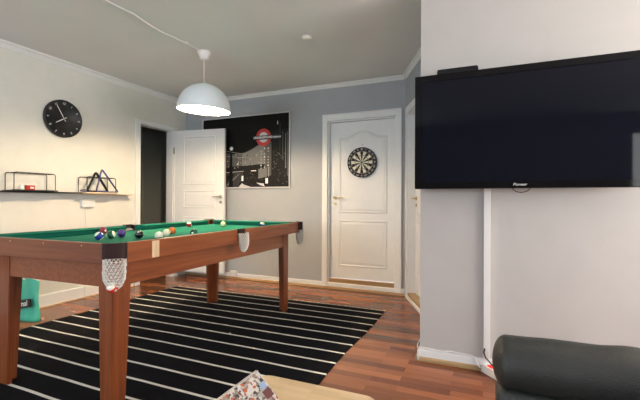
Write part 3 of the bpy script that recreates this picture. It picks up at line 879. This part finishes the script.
# wall socket + cable under the shelf
def socket_plate(fn, u0, v0, u1, v1, n, label, loc, name='wall_socket'):
    t = thing(name, label, 'socket', loc)
    bm = B(); prism(bm, [(u0, v0), (u1, v0), (u1, v1), (u0, v1)], fn, .0005, .035)
    bevel_mod(obj('housing', bm, 'white', t), .004)
    for k in range(n):
        cu = u0+(u1-u0)*(k+.5)/n; cv = (v0+v1)/2; rr = min((u1-u0)/n, v1-v0)*.4
        bm = B()
        ring = [(rr*math.cos(a*PI/12), rr*math.sin(a*PI/12)) for a in range(24)]
        prism(bm, [(cu+a, cv+b) for a, b in ring], fn, .0353, .0365, 0)
        for s in (-1, 1): prism(bm, [(cu+s*rr*.42+.003*math.cos(a*PI/4), cv+.003*math.sin(a*PI/4)) for a in range(8)], fn, .0366, .037, 1)
        obj('outlet', bm, ['trim', 'black'], t)
    return t
socket_plate(lambda u, v, t: (XL+t, u, v), 2.815, 1.005, 2.965, 1.09, 2, 'white double wall socket on the left wall just below the shelf', (XL, 2.89, 1.005))
bm = B(); tube(bm, [(XL+.008, 2.875, 1.004), (XL+.007, 2.873, .8), (XL+.007, 2.876, .5), (XL+.007, 2.872, .14)], .0045, 8)
single('wall_cable', bm, 'white', (XL+.007, 2.874, .14), 'thin cable running down the left wall from the double socket', 'cable')
socket_plate(lambda u, v, t: (u, YB-.016-t, v), -3.235, .045, -3.135, .115, 2, 'small white socket low on the back wall at the baseboard', (-3.185, YB-.016, .045))

# ------------------------------------------------------------------ TV and things round it
tx0, tx1, tz0, tz1, ty = -.407, .815, 1.164, 1.884, 2.50
tv = thing('wall_television', 'large black flat screen television mounted on the pale wall at right', 'television', (.2, ty+.09, tz0))
bm = B(); box(bm, tx0, tx1, ty, ty+.07, tz0, tz1, bev=.004); box(bm, tx0+.1, tx1-.1, ty+.07, ty+.10, tz0+.1, tz1-.1)
obj('housing', bm, 'blackplastic', tv)
bm = B(); ft_ = lambda u, v, t: (u, ty-t, v)
bz = .042
for a, b, c, d in ((tx0+.002, tx1-.002, tz0+.002, tz0+bz), (tx0+.002, tx1-.002, tz1-bz, tz1-.002), (tx0+.002, tx0+bz, tz0+bz, tz1-bz), (tx1-bz, tx1-.002, tz0+bz, tz1-bz)):
    prism(bm, [(a, c), (b, c), (b, d), (a, d)], ft_, .0005, .009)
obj('bezel', bm, 'gloss', tv)
bm = B(); prism(bm, [(tx0+bz, tz0+bz), (tx1-bz, tz0+bz), (tx1-bz, tz1-bz), (tx0+bz, tz1-bz)], ft_, .0005, .003); obj('screen', bm, 'screen', tv)
bm = B(); text(bm, 'Pioneer', .023, Matrix(((1, .25, 0, .197), (0, 0, -1, ty-.0098), (0, 1, 0, 1.185), (0, 0, 0, 1))), 0, .0003, bold=.0)
obj('logo', bm, 'white', tv)['label'] = 'white maker logo on the bezel'
bm = B(); box(bm, -.1, .5, ty+.10, YT-.001, 1.3, 1.7); obj('wall_bracket', bm, 'black', tv)
bm = B(); box(bm, -.272, -.030, ty+.002, ty+.06, tz1+.0015, tz1+.024, bev=.004); box(bm, -.268, -.034, ty+.004, ty+.058, tz1+.024, tz1+.032, bev=.003)
single('sensor_bar', bm, 'blackplastic', (-.15, ty+.03, tz1), 'slim black bar lying on top of the television at its left end', 'sensor bar')
bm = B(); tube(bm, [(.155, ty+.02, tz0+.004), (.163, ty+.016, tz0-.010), (.18, ty+.012, tz0-.021), (.205, ty+.010, tz0-.026), (.23, ty+.012, tz0-.020), (.247, ty+.016, tz0-.008), (.252, ty+.02, tz0+.004)], .0024, 8)
obj('cable_loop', bm, 'black', tv)
bm = B(); box(bm, .004, .043, YT-.030, YT-.001, .085, 1.5, bev=.002)
single('cable_trunking', bm, 'white', (.023, YT-.001, .085), 'white vertical cable trunking on the wall below the television', 'cable trunking')
# power strip
PS = thing('power_strip', 'white power strip with a glowing red switch on the floor under the cable trunking', 'power strip', (.022, 2.648, .0), math.radians(-50))
bm = B(); box(bm, -.02, .25, -.028, .028, .001, .052, bev=.006); obj('housing', bm, 'white', PS, local=True)
bm = B(); box(bm, .026, .066, -.018, .018, .0525, .059, bev=.002); obj('switch', bm, 'redlit', PS, local=True)['label'] = 'red lit rocker switch'
for k in range(3):
    bm = B(); lathe(bm, [(0, .002), (.017, .002), (.019, 0), (0, 0)], 20, mtx=Matrix.Translation((.10+k*.052, 0, .0525))); obj('outlet', bm, 'trim', PS, local=True)
bm = B()
pts = [(XT-.02, YT+.25, .086), (XT-.022, YT+.05, .087), (XT-.014, YT-.018, .089), (XT+.05, YT-.012, .088), (XT+.15, YT-.012, .083), (XT+.2, YT-.012, .090), (XT+.3, YT-.013, .087), (-.06, YT-.012, .084), (-.045, YT-.02, .070), (-.02, YT-.04, .03), (.015, YT-.05, .02)]
tube(bm, pts, .0042, 8)
single('floor_cable', bm, 'white', (-.2, YT-.012, .08), 'white cable laid along the top of the baseboard below the television', 'cable')
bm = B(); tube(bm, [(.012, YT-.034, .15), (.006, YT-.05, .13), (.016, YT-.055, .10), (.04, YT-.06, .078), (.062, YT-.08, .060)], .0045, 8)
single('plug_cable', bm, 'black', (.02, YT-.04, .06), 'short dark cable dropping from the trunking to the power strip', 'cable')

# ------------------------------------------------------------------ green bag
bg = thing('shopping_bag', 'mint green shopping bag with a black name band on the floor by the left wall', 'bag', (-3.82, 2.13, 0), math.radians(4))
bm = B(); nx_, nz_ = 14, 12
def bagp(s, h, f):
    # s 0..1 across, h 0..1 up, f front(0)/back(1)
    w = .175*(1+.10*(1-h)); x = (s-.5)*2*w
    dep = .055*(1-h)**.7*(math.sin(PI*s)**.4 if 0 < s < 1 else 0)
    y = (-dep if f == 0 else dep)+.012*math.sin(s*9+h*5)*h
    z = h*(.365+.012*math.sin(s*11))+.0
    return V((x, y, z+.002))
gr = {}
for f in (0, 1):
    for i in range(nx_+1):
        for j in range(nz_+1):
            if f == 1 and (i in (0, nx_)): gr[f, i, j] = gr[0, i, j]; continue
            gr[f, i, j] = bm.verts.new(bagp(i/nx_, j/nz_, f))
for f in (0, 1):
    for i in range(nx_):
        for j in range(nz_):
            bm.faces.new((gr[f, i, j], gr[f, i+1, j], gr[f, i+1, j+1], gr[f, i, j+1])).smooth = True
for i in range(nx_):
    try: bm.faces.new([v for v in dict.fromkeys((gr[0, i, 0], gr[0, i+1, 0], gr[1, i+1, 0], gr[1, i, 0]))])
    except Exception: pass
bo = obj('bag_body', bm, 'bag', bg, local=True)
bm = B(); rr = math.radians(12)
mtx = Matrix.Translation((.040, -.068, .155)) @ Matrix.Rotation(-math.radians(8), 4, 'X') @ Matrix.Rotation(-rr, 4, 'Y')
def rrect(w, h, r_): 
    pts = []
    for cx, cy, a0 in ((w-r_, h-r_, 0), (-w+r_, h-r_, PI/2), (-w+r_, -h+r_, PI), (w-r_, -h+r_, 1.5*PI)):
        for k in range(5): pts.append((cx+r_*math.cos(a0+k*PI/8), cy+r_*math.sin(a0+k*PI/8)))
    return pts
prism(bm, rrect(.125, .036, .014), lambda u, v, t: mtx @ V((u, -t, v)), -.012, .0015)
obj('name_band', bm, 'bagblack', bo, local=True)
bm = B(); text(bm, 'normal', .068, mtx @ Matrix(((1, 0, 0, 0), (0, 0, -1, -.0022), (0, 1, 0, 0), (0, 0, 0, 1))), 0, .0004, bold=.0012)
obj('lettering', bm, 'cardwhite', bo, local=True)
bm = B()
for s in (-1,):
    tube(bm, [(-.07, -.004, .35), (-.05, -.012, .375), (0, -.02, .385), (.05, -.012, .375), (.07, -.004, .35)], .006, 6)
obj('bag_handle', bm, 'bag', bg, local=True)

# ------------------------------------------------------------------ bamboo side table
TX0, TX1, TY0, TY1, TZ = -.742, -.305, .62, 1.205, .45
st = thing('side_table', 'pale bamboo side table with rounded corners and a cut-out handle slot', 'table', ((TX0+TX1)/2, (TY0+TY1)/2, 0))
def rr2(x0, x1, y0, y1, r_, n=8):
    pts = []
    for cx, cy, a0 in ((x1-r_, y1-r_, 0), (x0+r_, y1-r_, PI/2), (x0+r_, y0+r_, PI), (x1-r_, y0+r_, 1.5*PI)):
        for k in range(n+1): pts.append((cx+r_*math.cos(a0+k*PI/2/n), cy+r_*math.sin(a0+k*PI/2/n)))
    return pts
bm = B()
HX0, HX1, HY0, HY1 = -.690, -.618, .78, 1.106
# board with a slot: build as outer outline bridged to the hole outline
out = rr2(TX0, TX1, TY0, TY1, .045); hole = rr2(HX0, HX1, HY0, HY1, .030)
for z, flip in ((TZ, False), (TZ-.020, True)):
    vo = [bm.verts.new((x, y, z)) for x, y in out]; vh = [bm.verts.new((x, y, z)) for x, y in hole]
    n = len(vo)
    for i in range(n): bm.faces.new((vo[i], vo[(i+1) % n], vh[(i+1) % n], vh[i]))
    if flip: vo2, vh2 = vo, vh
    else: vo1, vh1 = vo, vh
for i in range(n):
    bm.faces.new((vo1[i], vo1[(i+1) % n], vo2[(i+1) % n], vo2[i])); bm.faces.new((vh1[i], vh1[(i+1) % n], vh2[(i+1) % n], vh2[i]))
bevel_mod(obj('tabletop', bm, 'bamboo', st), .004, 3)
for x in (TX0+.075+.08, TX1-.045):
    for y in (TY0+.045, TY1-.045):
        bm = B(); box(bm, x-.016, x+.016, y-.016, y+.016, .002, TZ-.0205, bev=.003); obj('leg', bm, 'bamboo', st)
for yy in (TY0+.035, TY1-.055):
    bm = B(); box(bm, TX0+.18, TX1-.07, yy, yy+.02, TZ-.08, TZ-.0205); obj('stretcher', bm, 'bamboo', st)

# magazine standing as a tent beside the slot
mg = thing('magazine', 'open glossy magazine with a collage cover propped up on the bamboo side table', 'magazine', (-.62, .86, TZ))
MA = [mat('mag_%d' % i, c_, .35) for i, c_ in enumerate([(.40, .38, .35), (.16, .06, .06), (.07, .06, .055), (.50, .12, .06), (.30, .42, .62), (.30, .23, .19), (.62, .60, .57), (.17, .15, .14)])]
top0, bot0 = V((-.688, 1.085, .518)), V((-.593, 1.050, TZ+.002))
my0 = .80
bm = B()
# printed leaf
fm = lambda s, t, e: V((top0.x+(bot0.x-top0.x)*s+.0008*e, 1.085-.285*t - .02*s, top0.z+(bot0.z-top0.z)*s+.0008*e+.0))
nrm = .004
def mquad(s0, s1, t0, t1, mi, e):
    f = bm.faces.new([bm.verts.new(fm(s, t, e)) for s, t in ((s0, t0), (s1, t0), (s1, t1), (s0, t1))]); f.material_index = mi
vs = []
prism(bm, [(0, 0), (1, 0), (1, 1), (0, 1)], lambda u, v, t: fm(u, v, t), -3, 0, 6)
e_ = [.15]
for i in range(260):
    s = random.random()*.93; t = random.random()*.97; e_[0] += .004
    mi = random.choice([0, 0, 5, 1, 2, 3, 5, 7, 6, 0])
    ds, dt = random.uniform(.03, .15), random.uniform(.02, .07)
    a = random.uniform(0, 1)
    f = bm.faces.new([bm.verts.new(fm(min(1, max(0, s+ds*math.cos(a+k)*.6)), min(1, max(0, t+dt*math.sin(a+k)*.6)), e_[0])) for k in (0, 1.4, 2.9, 4.3, 5.2)]); f.material_index = mi
mquad(.33, .52, .03, .13, 4, e_[0]+.1)
mquad(.55, .80, .02, .16, 1, e_[0]+.1)
mquad(0, .02, 0, 1, 6, e_[0]+.2)
obj('front_cover', bm, MA, mg)
bm = B()
box_pts = [(0, 0), (1, 0), (1, 1), (0, 1)]
gm = lambda s, t, e: V((top0.x-.004-(.045)*s-.0008*e, 1.085-.285*t, top0.z+(TZ+.002-top0.z)*s))
prism(bm, box_pts, lambda u, v, t: gm(u, v, t), 0, 3)
obj('back_cover', bm, MA[6], mg)

# ------------------------------------------------------------------ black leather sofa (arm roll seen from the side)
sf = thing('leather_sofa', 'black leather sofa with a thick rolled arm in front of the pale wall', 'sofa', (.6, 1.0, 0))
SX0, SX1, SY = .028, 1.05, 1.36
def roll():
    bm = B(); n, seg = 90, 40
    R = []
    for i in range(n+1):
        q_ = i/n; s = (.045*(1-math.cos(PI/2*q_/.2)) if q_ < .2 else 1-.045*(1-math.cos(PI/2*(1-q_)/.2)) if q_ > .8 else .045+.91*(q_-.2)/.6); x = SX0+(SX1-SX0)*s
        e = min(s/.045, 1, (1-s)/.045); e = max(e, 0)
        k = (1-(1-e)**2.4)**.5 if e < 1 else 1
        k = max(k, .02)
        rad = .080+.012*min(s*2, 1)
        ring = []
        for j in range(seg):
            a = 2*PI*j/seg
            wr = 1+.028*math.sin(x*31+a*1.5)*max(0, math.sin(a+.6))*min(1, s*3)+.022*math.sin(x*57+a*3+1)*max(0, math.cos(a-.5))*min(1, max(0, s*2-.2))
            ring.append(bm.verts.new((x, SY+rad*1.08*k*wr*math.cos(a), .572+rad*k*wr*math.sin(a))))
        R.append(ring)
    for i in range(n):
        for j in range(seg):
            bm.faces.new((R[i][j], R[i][(j+1) % seg], R[i+1][(j+1) % seg], R[i+1][j])).smooth = True
    bm.faces.new(R[0]); bm.faces.new(R[-1])
    return bm
obj('arm_roll', roll(), 'blackleather', sf)
bm = B(); box(bm, SX0+.010, SX1-.01, SY-.075, SY+.06, .09, .505, bev=.03)
for f in bm.faces: f.smooth = True
obj('arm_panel', bm, 'blackleather', sf)
bm = B(); box(bm, SX0+.20, SX1-.02, .12, SY-.08, .12, .28, bev=.03); obj('base', bm, 'blackleather', sf)
bm = B(); box(bm, SX0+.18, SX1-.22, .12, SY-.09, .285, .40, bev=.035); obj('seat_cushion', bm, 'blackleather', sf)
bm = B(); box(bm, SX1-.20, SX1, -.0, SY-.09, .285, .80, bev=.05); obj('backrest', bm, 'blackleather', sf)
for x in (SX0+.1, SX1-.08):
    for y in (SY-.02, .2):
        bm = B(); tube(bm, [(x if y > 1 else x+.12*(x < .5), y, .001), (x if y > 1 else x+.12*(x < .5), y, .125 if y < 1 else .095)], [.016, .022], 14); obj('leg', bm, 'steel', sf)

# ------------------------------------------------------------------ lights
def area(name, loc, target, sx, sy, power, col):
    l = bpy.data.lights.new(name, 'AREA'); l.shape = 'RECTANGLE'; l.size = sx; l.size_y = sy; l.energy = power; l.color = col
    o = bpy.data.objects.new(name, l); C.objects.link(o); o.location = loc
    o.rotation_euler = (V(target)-V(loc)).to_track_quat('-Z', 'Z').to_euler(); return o
area('window_daylight', (XR+.02, 1.05, 1.52), (0, 1.05, 2.5), 1.3, 2.4, 48, (1, .97, .93))
area('tv_reflection_light', (2.645, YR-.01, 1.2), (2.645, 3, 1.2), .88, 2.0, 14, (.95, .95, .9))  # added source, out of view, for the strip reflected in the television
area('rear_cool_fill', (-2.4, YR+.0, 1.5), (-2.2, 3, 1.6), 1.7, 1.2, 34, (.80, .90, 1))  # added cool fill, out of view, brightening the back wall and doors
def point(name, loc, power, col, r_):
    l = bpy.data.lights.new(name, 'POINT'); l.energy = power; l.color = col; l.shadow_soft_size = r_
    o = bpy.data.objects.new(name, l); C.objects.link(o); o.location = loc; return o
bulb_pos = Tilt @ V((0, 0, .06))
point('pendant_light', bulb_pos, 35, (1, .76, .48), .035)
point('floor_lamp_light', (2.25, 2.42, 1.75), 42, (1, .84, .66), .07)

w = bpy.data.worlds.new('World'); sc.world = w; w.use_nodes = True
w.node_tree.nodes['Background'].inputs['Color'].default_value = (.75, .85, 1, 1)
w.node_tree.nodes['Background'].inputs['Strength'].default_value = 1.0

# ------------------------------------------------------------------ camera
f_, yaw, pit, rol = 381.235, .404592, .0040490, .0045945
c, s = math.cos(yaw), math.sin(yaw)
r = V((c, s, 0)); fw = V((-s, c, 0)); u = V((0, 0, 1))
cp_, sp_ = math.cos(pit), math.sin(pit)
fw2 = fw*cp_+u*sp_; u2 = u*cp_-fw*sp_
cr, sr = math.cos(rol), math.sin(rol)
r3 = r*cr+u2*sr; u3 = u2*cr-r*sr
cam = bpy.data.cameras.new('camera'); cam.sensor_width = 36; cam.lens = f_/640*36; cam.clip_start = .02
co = bpy.data.objects.new('camera', cam); C.objects.link(co)
co.matrix_world = basis(r3, u3, -fw2, V((0, 0, 1.08)))
sc.camera = co
sc.view_settings.view_transform = 'Standard'; sc.view_settings.look = 'None'
sc.view_settings.gamma = 1; sc.view_settings.use_curve_mapping = False
sc.view_settings.exposure = 1.18
